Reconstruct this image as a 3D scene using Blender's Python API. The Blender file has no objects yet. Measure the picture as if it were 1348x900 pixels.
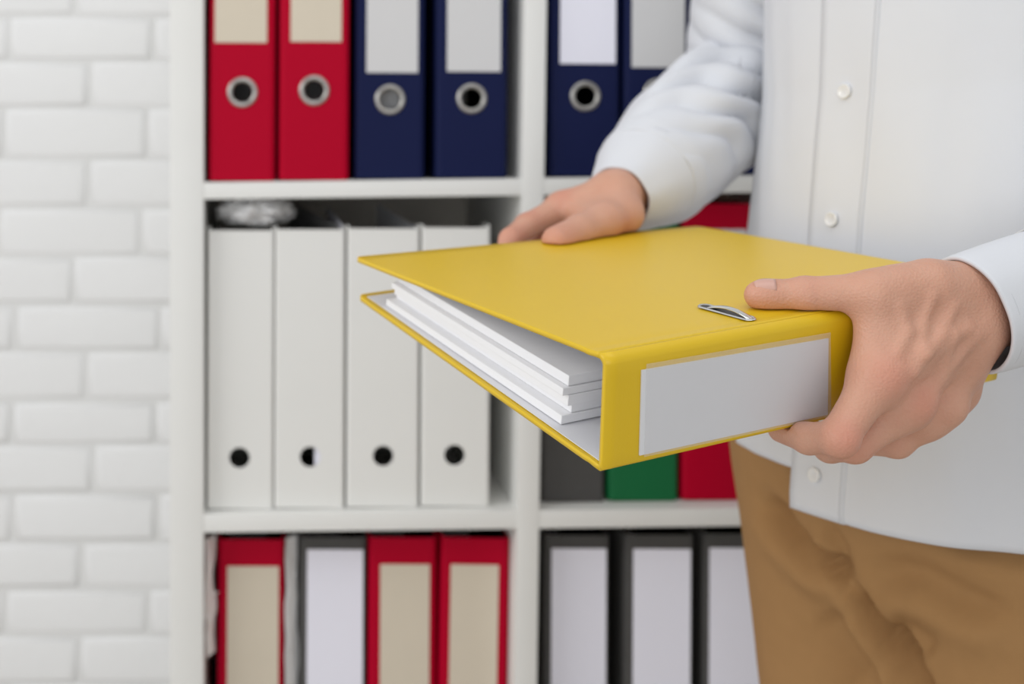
import bpy, bmesh, math, random
import numpy as np
from mathutils import Vector, Matrix, noise as mnoise

# ------------------------------------------------------------------ camera, world, lights, exposure
sc = bpy.context.scene
COL = sc.collection
H = 1.13                      # camera height above the floor; shapes below are written relative to it
F, CX, CY = 1700.0, 350.0, 200.0   # focal length and optical axis in pixels of the 1348x900 frame
cam_d = bpy.data.cameras.new('camera'); cam = bpy.data.objects.new('camera', cam_d); COL.objects.link(cam)
cam.location = (0, 0, H); cam.rotation_euler = (math.pi/2, 0, 0)
cam_d.sensor_width = 36.0; cam_d.lens = 36.0*F/1348
cam_d.shift_x = (674-CX)/1348; cam_d.shift_y = -(450-CY)/1348
cam_d.clip_start = 0.02
cam_d.dof.use_dof = True; cam_d.dof.focus_distance = 0.755; cam_d.dof.aperture_fstop = 5.4
sc.camera = cam

world = bpy.data.worlds.new('world'); sc.world = world; world.use_nodes = True
bg = world.node_tree.nodes['Background']; bg.inputs[0].default_value = (0.95, 0.975, 1.0, 1); bg.inputs[1].default_value = 0.64

def area(name, loc, target, sx, sy, power, col=(1, 1, 1)):
    d = bpy.data.lights.new(name, 'AREA'); d.shape = 'RECTANGLE'; d.size = sx; d.size_y = sy; d.energy = power; d.color = col
    o = bpy.data.objects.new(name, d); COL.objects.link(o); o.location = loc
    o.rotation_euler = (Vector(target)-Vector(loc)).to_track_quat('-Z', 'Y').to_euler()
    return o
area('window_light', (-2.4, -0.1, 2.2), (0.3, 1.15, 0.95), 1.8, 1.6, 30, (1, .985, .965))
area('camera_side_fill', (-0.7, -2.2, 1.05), (0.3, 1.4, .95), 1.6, 1.0, 13)  # added fill from the camera side, brightens the shelf cells
area('overhead_fill', (0.4, 0.2, 2.75), (0.4, 1.0, 0.9), 1.8, 1.2, 8)  # added weak fill from overhead, no actual lamp there

sc.view_settings.view_transform = 'Standard'; sc.view_settings.look = 'None'
sc.view_settings.gamma = 1.0; sc.view_settings.use_curve_mapping = False
sc.view_settings.exposure = 0.0

R = random.Random(7)

# ------------------------------------------------------------------ materials
def lin(c):
    return tuple((v/12.92 if v <= .04045 else ((v+.055)/1.055)**2.4) for v in [x/255 for x in c])

def mat(name, rgb, rough=.5, spec=.5, metal=0., noise_scale=0, noise_amt=.0, bump=0., bump_scale=200., coat=0., stretch=None):
    m = bpy.data.materials.new(name); m.use_nodes = True
    nt = m.node_tree; b = nt.nodes['Principled BSDF']
    c = lin(rgb)
    b.inputs['Base Color'].default_value = (*c, 1); b.inputs['Roughness'].default_value = rough
    b.inputs['Metallic'].default_value = metal; b.inputs['Specular IOR Level'].default_value = spec
    b.inputs['Coat Weight'].default_value = coat
    tc = nt.nodes.new('ShaderNodeTexCoord'); src = tc.outputs['Object']
    if stretch:
        mp = nt.nodes.new('ShaderNodeMapping'); mp.inputs['Scale'].default_value = stretch
        nt.links.new(src, mp.inputs[0]); src = mp.outputs[0]
    n = nt.nodes.new('ShaderNodeTexNoise'); n.inputs['Scale'].default_value = noise_scale or 12; n.inputs['Detail'].default_value = 5
    nt.links.new(src, n.inputs['Vector'])
    mx = nt.nodes.new('ShaderNodeMix'); mx.data_type = 'RGBA'
    k = noise_amt or .02
    mx.inputs[6].default_value = (*[v*(1-k) for v in c], 1); mx.inputs[7].default_value = (*[min(1, v*(1+k)) for v in c], 1)
    nt.links.new(n.outputs[0], mx.inputs[0]); nt.links.new(mx.outputs[2], b.inputs['Base Color'])
    if bump:
        n2 = nt.nodes.new('ShaderNodeTexNoise'); n2.inputs['Scale'].default_value = bump_scale; n2.inputs['Detail'].default_value = 4
        nt.links.new(src, n2.inputs['Vector'])
        bp = nt.nodes.new('ShaderNodeBump'); bp.inputs['Strength'].default_value = bump; bp.inputs['Distance'].default_value = .002
        nt.links.new(n2.outputs[0], bp.inputs['Height']); nt.links.new(bp.outputs[0], b.inputs['Normal'])
    return m

M = {}
M['brick'] = mat('white_painted_brick', (231, 231, 231), .75, .3, noise_scale=9, noise_amt=.02, bump=.5, bump_scale=45)
M['mortar'] = mat('white_painted_mortar', (222, 222, 221), .85, .2, bump=.5, bump_scale=80)
M['shelf'] = mat('white_melamine', (229, 229, 226), .42, .4)
M['back'] = mat('grey_hardboard', (226, 222, 214), .7, .2)
M['floor'] = mat('pale_oak_floor', (196, 190, 182), .5, .4, noise_scale=6, noise_amt=.08, stretch=(1, 12, 1))
M['yellow'] = mat('yellow_plastic_cover', (226, 188, 24), .36, .5, noise_scale=30, noise_amt=.012, bump=.06, bump_scale=900)
M['lining'] = mat('pale_grey_lining', (226, 226, 230), .7, .2)
M['paper'] = mat('white_paper', (242, 242, 244), .8, .15, noise_scale=300, noise_amt=.02, stretch=(.02, .02, 5))
M['card'] = mat('white_label_card', (226, 227, 231), .6, .25, noise_scale=25, noise_amt=.015)
M['red'] = mat('red_plastic_cover', (178, 0, 40), .5, .08)
M['blue'] = mat('navy_plastic_cover', (23, 30, 68), .5, .09)
M['charcoal'] = mat('charcoal_marbled_cover', (80, 79, 78), .55, .2, noise_scale=160, noise_amt=.12)
M['green'] = mat('green_plastic_cover', (22, 104, 60), .5, .18)
M['inner'] = mat('black_binder_lining', (30, 29, 28), .8, .2)
M['cream'] = mat('cream_label_paper', (214, 204, 186), .7, .2, noise_scale=40, noise_amt=.02)
M['lavender'] = mat('cool_white_label_paper', (238, 238, 250), .7, .2)
M['greylabel'] = mat('pale_grey_label_paper', (212, 212, 213), .7, .2)
M['file'] = mat('white_card_file', (231, 231, 228), .55, .3)
M['steel'] = mat('nickel_plated_steel', (172, 170, 166), .32, .5, metal=1.0)
M['chrome'] = mat('polished_chrome', (226, 226, 224), .12, .5, metal=1.0)
M['dark'] = mat('dark_metal_and_slot_shade', (60, 56, 52), .4, .5, metal=.6)  # binder base plates; also the painted shade inside the cover slot
M['greysheet'] = mat('grey_card_sheet', (132, 132, 134), .7, .2)
M['shirt'] = mat('white_cotton_shirt', (219, 221, 226), .85, .15, noise_scale=60, noise_amt=.01, bump=.12, bump_scale=1400)
M['seam'] = mat('white_shirt_stitching', (208, 210, 215), .85, .15)
M['button'] = mat('pearl_shirt_button', (232, 232, 232), .2, .6)
M['chino'] = mat('tan_cotton_twill', (164, 126, 84), .88, .12, noise_scale=70, noise_amt=.05, bump=.2, bump_scale=900)
M['shoe'] = mat('brown_shoe_leather', (70, 46, 32), .4, .5)
M['hair'] = mat('dark_brown_hair', (48, 34, 26), .6, .4, noise_scale=80, noise_amt=.3, stretch=(6, 6, 1))
M['nail'] = mat('fingernail', (208, 164, 150), .3, .5)
M['eye'] = mat('eye_white', (225, 222, 218), .15, .5)

def skin_mat():
    m = bpy.data.materials.new('skin'); m.use_nodes = True; nt = m.node_tree; b = nt.nodes['Principled BSDF']
    at = nt.nodes.new('ShaderNodeAttribute'); at.attribute_name = 'redness'
    tc = nt.nodes.new('ShaderNodeTexCoord')
    n = nt.nodes.new('ShaderNodeTexNoise'); n.inputs['Scale'].default_value = 55; n.inputs['Detail'].default_value = 6
    nt.links.new(tc.outputs['Object'], n.inputs['Vector'])
    a = nt.nodes.new('ShaderNodeMix'); a.data_type = 'RGBA'
    a.inputs[6].default_value = (*lin((201, 149, 125)), 1); a.inputs[7].default_value = (*lin((214, 166, 143)), 1)
    nt.links.new(n.outputs[0], a.inputs[0])
    c = nt.nodes.new('ShaderNodeMix'); c.data_type = 'RGBA'; c.inputs[7].default_value = (*lin((206, 124, 106)), 1)
    nt.links.new(at.outputs['Fac'], c.inputs[0]); nt.links.new(a.outputs[2], c.inputs[6]); nt.links.new(c.outputs[2], b.inputs['Base Color'])
    b.inputs['Roughness'].default_value = .44; b.inputs['Specular IOR Level'].default_value = .35
    b.inputs['Subsurface Weight'].default_value = .12; b.inputs['Subsurface Scale'].default_value = .006
    b.inputs['Subsurface Radius'].default_value = (1, .35, .2)
    n2 = nt.nodes.new('ShaderNodeTexVoronoi'); n2.inputs['Scale'].default_value = 620
    nt.links.new(tc.outputs['Object'], n2.inputs['Vector'])
    bp = nt.nodes.new('ShaderNodeBump'); bp.inputs['Strength'].default_value = .35; bp.inputs['Distance'].default_value = .0008
    nt.links.new(n2.outputs[0], bp.inputs['Height']); nt.links.new(bp.outputs[0], b.inputs['Normal'])
    return m
M['skin'] = skin_mat()

def film_mat(name, fac, rgb=(235, 235, 238)):
    m = bpy.data.materials.new(name); m.use_nodes = True; nt = m.node_tree; b = nt.nodes['Principled BSDF']
    b.inputs['Base Color'].default_value = (*lin(rgb), 1); b.inputs['Roughness'].default_value = .16
    tr = nt.nodes.new('ShaderNodeBsdfTransparent'); mx = nt.nodes.new('ShaderNodeMixShader'); mx.inputs[0].default_value = fac
    nt.links.new(tr.outputs[0], mx.inputs[1]); nt.links.new(b.outputs[0], mx.inputs[2])
    nt.links.new(mx.outputs[0], nt.nodes['Material Output'].inputs[0])
    return m
M['film'] = film_mat('clear_crumpled_film', .9, (250, 250, 251))
M['pocket'] = film_mat('clear_label_pocket', .16)

# ------------------------------------------------------------------ mesh helpers
def new_obj(name, verts, faces, m, parent=None, smooth=False, mods=(), loc=None):
    me = bpy.data.meshes.new(name); me.from_pydata([tuple(v) for v in verts], [], [tuple(f) for f in faces])
    me.materials.append(m)
    if smooth: me.polygons.foreach_set('use_smooth', [True]*len(me.polygons))
    me.update()
    o = bpy.data.objects.new(name, me); COL.objects.link(o)
    if parent: o.parent = parent
    if loc is not None: o.location = loc
    return o

def from_bm(name, bm, m, parent=None, smooth=False, recalc=True):
    if recalc: bmesh.ops.recalc_face_normals(bm, faces=bm.faces)
    me = bpy.data.meshes.new(name); bm.to_mesh(me); bm.free(); me.materials.append(m)
    if smooth: me.polygons.foreach_set('use_smooth', [True]*len(me.polygons))
    o = bpy.data.objects.new(name, me); COL.objects.link(o)
    if parent: o.parent = parent
    return o

def tag(o, label=None, cat=None, group=None, kind=None):
    if label: o['label'] = label
    if cat: o['category'] = cat
    if group: o['group'] = group
    if kind: o['kind'] = kind
    return o

def empty(name, loc, rot=(0, 0, 0)):
    o = bpy.data.objects.new(name, None); COL.objects.link(o); o.location = loc; o.rotation_euler = rot
    o.empty_display_size = .05
    return o

BOXF = [(0, 3, 2, 1), (4, 5, 6, 7), (0, 1, 5, 4), (1, 2, 6, 5), (2, 3, 7, 6), (3, 0, 4, 7)]
def add_box(bm, p, bevel=0., seg=2):
    """p: 8 points, bottom ring then top ring"""
    vs = [bm.verts.new(q) for q in p]; fs = [bm.faces.new([vs[i] for i in f]) for f in BOXF]
    bmesh.ops.recalc_face_normals(bm, faces=fs)
    if bevel:
        es = list({e for f in fs for e in f.edges})
        bmesh.ops.bevel(bm, geom=es, offset=bevel, segments=seg, affect='EDGES', profile=.6)
def box8(x0, x1, y0, y1, z0, z1):
    return [(x0, y0, z0), (x1, y0, z0), (x1, y1, z0), (x0, y1, z0), (x0, y0, z1), (x1, y0, z1), (x1, y1, z1), (x0, y1, z1)]
def box(name, x0, x1, y0, y1, z0, z1, m, parent=None, bevel=0.):
    bm = bmesh.new(); add_box(bm, box8(x0, x1, y0, y1, z0, z1), bevel); return from_bm(name, bm, m, parent)

def smooth_by_angle(o, ang=35):
    me = o.data
    bm = bmesh.new(); bm.from_mesh(me)
    for f in bm.faces: f.smooth = True
    for e in bm.edges: e.smooth = not (len(e.link_faces) == 2 and e.calc_face_angle(0) > math.radians(ang))
    bm.to_mesh(me); bm.free()

def solid(o, t, offset=-1, inner=None, rim=None, bevel=0):
    md = o.modifiers.new('thickness', 'SOLIDIFY'); md.thickness = t; md.offset = offset
    md.use_even_offset = True
    if inner is not None: o.data.materials.append(inner); md.material_offset = len(o.data.materials)-1
    if rim is not None: o.data.materials.append(rim); md.material_offset_rim = len(o.data.materials)-1
    return md

def wn(o, ang=40):
    bpy.context.view_layer.update()
    me = bpy.data.meshes.new_from_object(o.evaluated_get(bpy.context.evaluated_depsgraph_get()))
    o.modifiers.clear(); o.data = me; smooth_by_angle(o, ang)

def grid_faces(nu, nv, wrap_u=False):
    f = []
    for j in range(nv-1):
        for i in range(nu if wrap_u else nu-1):
            a = j*nu+i; b = j*nu+(i+1) % nu
            f.append((a, b, b+nu, a+nu))
    return f

# ------------------------------------------------------------------ setting: floor, brick wall, bookcase
YS = 1.388                     # front plane of the bookcase
YW = YS+.39                    # brick wall
SP = F/YS
TILT = .0125                   # the bookcase stands very slightly out of square
def sx(px, y=YS): return (px-CX)/F*y
def szz(py, y=YS): return (CY-py)/F*y+H
fl = box('floor', -3.2, 3.2, -2.5, YW+.1, -.06, 0, M['floor']); tag(fl, kind='structure')
wall = box('wall_back', -3.2, 3.2, YW+.0042, YW+.13, 0, 2.8, M['mortar']); tag(wall, kind='structure')
tag(box('wall_right', 2.2, 2.32, -2.5, YW+.13, 0, 2.8, M['shelf']), kind='structure')
for k, zz in enumerate((.02,)):
    tag(box('baseboard_back', -3.2, sx(222)-.03, YW-.016, YW+.0042, 0, .08, M['shelf']), kind='structure')

# painted bricks; rows follow the photographed courses, others are joined
PW = F/YW
def brick_bm(bm, x0, x1, z0, z1):
    j = lambda s=.0016: R.uniform(-s, s)
    g = .0042
    x0 += g+j(); x1 -= g+j(); z0 += g*.8+j(.0012); z1 -= g*.8+j(.0012)
    yb = YW+.006; yf = YW+R.uniform(-.0008, .0008); c = .006
    ring = lambda y, d: [bm.verts.new((x0+d+j(.001), y, z0+d+j(.001))), bm.verts.new((x1-d+j(.001), y, z0+d+j(.001))),
                         bm.verts.new((x1-d+j(.001), y, z1-d+j(.001))), bm.verts.new((x0+d+j(.001), y, z1-d+j(.001)))]
    rs = [ring(yb, -.001), ring(yf+.0038, .0), ring(yf+.0010, .0026), ring(yf, c+.002)]
    for a, b in zip(rs, rs[1:]):
        for i in range(4): bm.faces.new((a[i], a[(i+1) % 4], b[(i+1) % 4], b[i]))
    bm.faces.new(rs[-1])
rows_y = [-103, -40, 22, 80, 142, 209, 273, 338, 401, 462, 528, 585, 650, 714, 775, 838, 901, 964]
joint = {2: 12, 3: 118, 4: 4, 5: 115, 6: -4, 7: 95, 8: 20, 9: 113, 10: 15, 11: 122, 12: 18, 13: 107, 14: 6, 15: 103, 1: 100, 0: 10, 16: 10}
pitch = 190/PW
rest = bmesh.new(); nb = 0
for r in range(len(rows_y)-1):
    z1 = szz(rows_y[r], YW); z0 = szz(rows_y[r+1], YW)
    xj = sx(joint[r], YW); x = xj
    while x > -2.2: x -= pitch
    while x < .35:
        xa, xb = x, x+pitch
        pa, pb = CX+F*xa/YW, CX+F*xb/YW
        if pb > -160 and pa < 260:
            bm = bmesh.new(); brick_bm(bm, xa, xb, z0, z1)
            o = from_bm('brick', bm, M['brick'], wall, smooth=True); nb += 1
        else: brick_bm(rest, xa, xb, z0, z1)
        x = xb
ztop = szz(rows_y[0], YW); zbot = szz(rows_y[-1], YW); ch = 63/PW
k = 0; z = ztop
while z < 2.75:
    x = -2.2+(k % 2)*pitch/2
    while x < .35: brick_bm(rest, x, x+pitch, z, min(2.8, z+ch)); x += pitch
    z += ch; k += 1
z = zbot; k = 0
while z-ch > .09:
    x = -2.2+(k % 2)*pitch/2
    while x < .35: brick_bm(rest, x, x+pitch, z-ch, z); x += pitch
    z -= ch; k += 1
tag(from_bm('brick_courses', rest, M['brick'], wall, smooth=True), kind='stuff')

# bookcase: an upright unit of cells, built a touch out of square as it stands in the photograph
bc = empty('bookcase', (sx(470), YS, 0))
tag(bc, 'white open bookcase with square cells standing in front of the white brick wall', 'bookcase')
bo = Vector(bc.location)
def bpart(name, pts, m, bev=.0012):
    bm = bmesh.new(); add_box(bm, [tuple(Vector(p)-bo) for p in pts], bev, 2)
    o = from_bm(name, bm, m, bc); smooth_by_angle(o, 30); return o
ZT = 1.475
xl0, xl1 = sx(223.5), sx(268.3)
DEP = .385
bpart('side_panel', box8(xl0, xl1, YS, YS+DEP, 0, ZT), M['shelf'], .002)
def upright_x(z, px_at0):       # upright leaning slightly: 0.0146 px per px of height
    py = CY-(z-H)*SP
    return sx(px_at0-.0146*py)
def upright(name, px0, w):
    pts = []
    for z in (0, ZT):
        a, b = upright_x(z, px0), upright_x(z, px0+w)
        pts += [(a, YS, z), (b, YS, z), (b, YS+DEP, z), (a, YS+DEP, z)]
    return bpart(name, pts, M['shelf'], .002)
upright('divider_panel', 690.3, 30)
upright('side_panel', 1133, 46)
def top_py(row, px): return (240 if row == 0 else 677.5)-TILT*(px-270)
def board_z(k, px):             # top surface of board k (0: the one behind the hand, 1: the one below, ...)
    return szz(240+437.5*k-TILT*(px-270))
for k in (-1, 0, 1, 2, 3):
    th = (22.5, 24)[min(max(k, 0), 1)]/SP
    xa, xb = xl1-.001, sx(1136)
    pts = []
    for dz in (-th, 0):
        za, zb = board_z(k, 270)+dz, board_z(k, 1136)+dz
        if k == 3: za = max(za, .004 + (dz+th)); zb = max(zb, .004+(dz+th))
        pts += [(xa, YS+.0008, za), (xb, YS+.0008, zb), (xb, YS+DEP-.002, zb), (xa, YS+DEP-.002, za)]
    bpart('top_board' if k == -1 else 'shelf_board', pts, M['shelf'], .0012)
bpart('back_panel', box8(xl1, sx(1136), YS+DEP-.003, YS+DEP, .01, ZT-.02), M['back'], 0)

# ------------------------------------------------------------------ binders and files on the shelves
def spine_with_hole(bm, x0, x1, z0, z1, hz, hr, hx=0., n=32):
    """flat panel in the XZ plane at y=0 with a round hole"""
    s = min(hr*1.6, x1-hx-.0005, hx-x0-.0005)
    def q(a, b, c, d): bm.faces.new([bm.verts.new((p[0], 0, p[1])) for p in (a, b, c, d)])
    q((x0, z0), (x1, z0), (x1, hz-s), (x0, hz-s)); q((x0, hz+s), (x1, hz+s), (x1, z1), (x0, z1))
    q((x0, hz-s), (hx-s, hz-s), (hx-s, hz+s), (x0, hz+s)); q((hx+s, hz-s), (x1, hz-s), (x1, hz+s), (hx+s, hz+s))
    ci, so = [], []
    for i in range(n):
        a = 2*math.pi*i/n; c, t = math.cos(a), math.sin(a); m_ = max(abs(c), abs(t))
        ci.append(bm.verts.new((hx+hr*c, 0, hz+hr*t))); so.append(bm.verts.new((hx+s*c/m_, 0, hz+s*t/m_)))
    for i in range(n):
        j = (i+1) % n; bm.faces.new((so[i], so[j], ci[j], ci[i]))

def ring_mesh(name, r0, r1, hgt, m, parent, loc, n=36):
    prof = [(r1, .0), (r1-.0006, -.0012), ((r0+r1)/2, -hgt), (r0+.0005, -.0010), (r0, .0015)]
    v = []; 
    for i in range(n):
        a = 2*math.pi*i/n
        for r, y in prof: v.append((r*math.cos(a), y, r*math.sin(a)))
    k = len(prof); f = []
    for i in range(n):
        for j in range(k-1):
            a = i*k+j; b = ((i+1) % n)*k+j; f.append((a, b, b+1, a+1))
    return new_obj(name, v, f, m, parent, True, loc=loc)

def binder(px0, px1, setback, row, m, label, cat_label, lab, hole_z=.096, hole=True, height=.318, yaw=0., group=None, lean=0., fill=False):
    """one lever arch binder; px0..px1 are its spine edges as seen, lab=(material, z0, z1, dx0, dx1)"""
    y = YS+setback
    xa, xb = sx(px0, y), sx(px1, y); w = xb-xa; xc = (xa+xb)/2
    z = board_z(row, CX+xc/YS*F)
    root = empty('lever_arch_binder', (xc, y, z+.0011), (0, .005+lean, yaw))
    tag(root, cat_label, 'binder', group)
    D, r, t = .285, .006, .0026
    bm = bmesh.new()
    for s in (-1, 1):            # board with rounded hinge edge
        prof = [(s*w/2, D), (s*w/2, r)]+[(s*(w/2-r+r*math.cos(a)), r-r*math.sin(a)) for a in [math.pi/2*i/6 for i in range(1, 7)]]
        lo = [bm.verts.new((p[0], p[1], 0)) for p in prof]; hi = [bm.verts.new((p[0], p[1], height)) for p in prof]
        for i in range(len(prof)-1):
            fv = (lo[i], lo[i+1], hi[i+1], hi[i]); bm.faces.new(fv if s < 0 else fv[::-1])
    xh = w/2-r
    if hole: spine_with_hole(bm, -xh, xh, 0, height, hole_z, .0108)
    else: bm.faces.new([bm.verts.new(p) for p in ((-xh, 0, 0), (xh, 0, 0), (xh, 0, height), (-xh, 0, height))])
    bmesh.ops.remove_doubles(bm, verts=bm.verts, dist=1e-5)
    o = from_bm('cover', bm, m, root, recalc=False); smooth_by_angle(o, 50)
    solid(o, t, -1, M['inner'], None); wn(o)
    if hole: ring_mesh('finger_ring', .0106, .0166, .0022, M['steel'], root, (0, -.0002, hole_z))
    if lab:
        lm, z0, z1, d0, d1 = lab
        box('spine_label', -w/2+d0, w/2-d1, -.0010, -.0002, z0, z1, lm, root)
    # contents: a block of sheets and the arch mechanism on its base plate
    if fill: box('paper_block', -w/2+.006, w/2-.006, .028, .23, .006, .300, M['paper'], root)
    else:
        box('paper_block', -w/2+.006, w/2-.02, .16, .275, .006, .300, M['paper'], root)
        box('arch_base_plate', w/2-.0075, w/2-.0045, .012, .06, .09, .23, M['dark'], root)
    return root

cream = lambda z0, z1, a=.0065, b=.0085: (M['cream'], z0, z1, a, b)
gT = 'binders in the upper row of the bookcase'
binder(275, 362, .006, 0, M['red'], None, 'red binder with cream label at the left end of the upper row', cream(.149, .288, .0055, .0095), .0955, group=gT)
binder(367, 459, .006, 0, M['red'], None, 'red binder with cream label beside the navy binders in the upper row', cream(.149, .288, .012, .0085), .0965, group=gT)
grl = lambda z0, z1, a, b: (M['greylabel'], z0, z1, a, b)
binder(467, 559, .012, 0, M['blue'], None, 'navy binder with grey label and pale paper behind its ring, next to the red ones', grl(.115, .30, .012, .008), .086, group=gT, fill=True)
binder(573, 668, .012, 0, M['blue'], None, 'navy binder with grey label beside the white bookcase divider, left of it', grl(.115, .30, .012, .008), .086, group=gT)
binder(724, 816, .012, 0, M['blue'], None, 'navy binder with cool white label just right of the white bookcase divider', (M['lavender'], .122, .30, .010, .0055), .087, group=gT)
binder(821, 911, .012, 0, M['blue'], None, 'navy binder with pale grey label half covered by the white sleeve', grl(.117, .30, .008, .009), .089, group=gT)
binder(917, 1008, .012, 0, M['blue'], None, 'navy binder showing only slivers behind the man\'s raised arm', grl(.117, .30, .008, .009), .089, group=gT)

gM = 'binders in the middle row of the bookcase'
binder(713, 796, .030, 1, M['charcoal'], None, 'charcoal binder under the yellow binder, beside the divider in the middle row', grl(.14, .29, .008, .008), .095, hole=False, height=.32, group=gM)
binder(801, 893, .030, 1, M['green'], None, 'green binder in the middle row under the yellow binder', grl(.14, .29, .008, .008), .095, hole=False, height=.32, group=gM)
binder(898, 990, .030, 1, M['red'], None, 'red binder in the middle row partly hidden behind the man', grl(.14, .297, .008, .008), .095, hole=False, height=.325, group=gM)

gB = 'binders in the lower row of the bookcase'
lav = lambda z1, a, b: (M['lavender'], .12, z1, a, b)
binder(285, 373, .036, 2, M['red'], None, 'red binder with cream label at the left end of the lower row', cream(.14, .289, .0105, .0065), .09, group=gB)
binder(393, 481, .040, 2, M['charcoal'], None, 'charcoal binder with cool white label between red binders in the lower row', lav(.305, .008, .004), .085, group=gB)
binder(484, 574, .036, 2, M['red'], None, 'red binder with cream label standing second from the divider in the lower row', cream(.14, .289, .0125, .0085), .09, group=gB)
binder(575, 665.5, .032, 2, M['red'], None, 'red binder with cream label next to the divider in the lower row', cream(.14, .289, .0105, .0125), .09, group=gB, lean=.012)
binder(716, 801, .036, 2, M['charcoal'], None, 'charcoal binder with shaded cool white label right of the divider in the lower row', lav(.304, .007, .004), .085, group=gB)
binder(821, 912, .034, 2, M['charcoal'], None, 'charcoal binder with cool white label in the middle of three in the lower row', lav(.303, .009, .004), .085, group=gB)
binder(925, 1015, .034, 2, M['charcoal'], None, 'charcoal binder with cool white label partly behind the tan trousers', lav(.303, .006, .004), .085, group=gB)

def magazine_file(px0, px1, hpx, label, sheet_x=None):
    y = YS+.018; xa, xb = sx(px0, y), sx(px1, y); w = xb-xa; xc = (xa+xb)/2
    z = board_z(1, CX+xc/YS*F)
    root = empty('magazine_file', (xc, y, z+.0011), (0, .004, 0)); tag(root, label, 'magazine file', 'white magazine files in the middle row')
    D, r, hgt, t = .25, .003, .303, .0022
    hx = sx(hpx, y)-xc; hz = .0555
    bm = bmesh.new(); spine_with_hole(bm, -w/2+r, w/2-r, 0, hgt, hz, .0112, hx)
    for s in (-1, 1):
        prof = [(s*w/2, r)]+[(s*(w/2-r+r*math.cos(a)), r-r*math.sin(a)) for a in [math.pi/2*i/4 for i in range(1, 5)]]
        lo = [bm.verts.new((p[0], p[1], 0)) for p in prof]; hi = [bm.verts.new((p[0], p[1], hgt)) for p in prof]
        for i in range(len(prof)-1):
            fv = (lo[i], lo[i+1], hi[i+1], hi[i]); bm.faces.new(fv if s < 0 else fv[::-1])
    o = from_bm('front_panel', bm, M['file'], root, recalc=False); smooth_by_angle(o, 50); solid(o, t); wn(o)
    for s in (-1, 1):            # side cut away towards the back
        xo, xi = s*w/2, s*(w/2-t)
        pr = [(r, 0), (D, 0), (D, .11), (.12, .285), (.03, hgt+.003), (r, hgt+.003)]
        v = [(xo, p[0], p[1]) for p in pr]+[(xi, p[0], p[1]) for p in pr]; n = len(pr)
        f = [tuple(range(n)), tuple(range(2*n-1, n-1, -1))]+[(i, (i+1) % n, n+(i+1) % n, n+i) for i in range(n)]
        so = new_obj('side_panel', v, f, M['file'], root)
    box('base_panel', -w/2+t, w/2-t, t, D-t, 0, t, M['file'], root)
    box('back_panel', -w/2+t, w/2-t, D-t, D, 0, .11, M['file'], root)
    return root, xc, y, z, w, hx
magazine_file(272, 359.5, 315, 'white magazine file with dark hole at the left end, under the crumpled film')
mf2 = magazine_file(361, 453, 408, 'white magazine file with papers showing grey and white through its hole')
magazine_file(456, 551, 504, 'white magazine file with a translucent sheet sticking out, third from the left')
magazine_file(554, 644, 598, 'white magazine file with black hole at the right end, nearest the divider')

def sheet(name, pts, m, label, cat, t=.0008, group=None):
    v = [Vector(p) for p in pts]; base = (v[2]+v[3])/2
    o = new_obj(name, [p-base for p in v], [(0, 1, 2, 3)], m, loc=base); solid(o, t, 0)
    return tag(o, label, cat, group)
def quad_from_top(n, f_, drop):   # near and far top corners as (px, py, depth); a sheet hanging down from them
    a = Vector((sx(n[0], n[2]), n[2], szz(n[1], n[2]))); b = Vector((sx(f_[0], f_[2]), f_[2], szz(f_[1], f_[2])))
    return [a, b, b-Vector((0, 0, drop)), a-Vector((0, 0, drop))]
sheet('card_folder', quad_from_top((446, 297, 1.425), (380, 266, 1.64), .285), M['greysheet'], 'grey card folder standing in the second white magazine file', 'folder', .0014)
sheet('paper_sheet', quad_from_top((449.5, 294, 1.42), (431, 272, 1.60), .285), M['lavender'], 'cool white sheet beside the grey card folder in the second file', 'paper')
sheet('plastic_sleeve', quad_from_top((546, 298, 1.425), (496, 267, 1.60), .285), film_mat('cloudy_sleeve', .55, (215, 218, 226)), 'translucent plastic sleeve leaning out of the third white magazine file', 'sleeve')
# rolled white sheet behind the hole of the second file
sheet('paper_sheet', [(sx(414, 1.411), 1.411, szz(640, 1.411)), (sx(449, 1.411), 1.4095, szz(640, 1.411)), (sx(449, 1.411), 1.4095, szz(560, 1.411)), (sx(414, 1.411), 1.411, szz(560, 1.411))][::1],
      M['lavender'], 'cool white slip seen through the hole of the second magazine file', 'paper')

def crumple(name, x0, x1, y0, y1, z0, z1, m, label, seed, amp=.5, n=44, vertical=False):
    """crumpled film: a closed lumpy shell"""
    c = Vector(((x0+x1)/2, (y0+y1)/2, z0)); v = []
    nu, nv = n, n//2
    for j in range(nv):
        ph = -math.pi/2+math.pi*(j+.001)/(nv-1+.002)
        for i in range(nu):
            a = 2*math.pi*i/nu
            d = Vector((math.cos(ph)*math.cos(a), math.cos(ph)*math.sin(a), math.sin(ph)))
            p = d.copy()
            k = 1-amp*abs(mnoise.noise(p*2.6+Vector((seed, 0, 0))))-amp*.5*abs(mnoise.noise(p*6+Vector((0, seed, 0))))
            q = Vector((d.x*(x1-x0)/2, d.y*(y1-y0)/2, d.z*(z1-z0)/2+(z1-z0)/2))
            q = Vector((q.x*k, q.y*k, (q.z-(z1-z0)/2)*k+(z1-z0)/2))
            v.append(q)
    o = new_obj(name, v, grid_faces(nu, nv, True), m, loc=c); smooth_by_angle(o, 22)
    return tag(o, label, 'plastic film')
crumple('plastic_film', sx(277, 1.44), sx(396, 1.44), 1.393, 1.52, szz(302, 1.42), szz(256, 1.42), M['film'], 'crumpled clear film lying on the leftmost white magazine file', 3, .45, 60)
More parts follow.
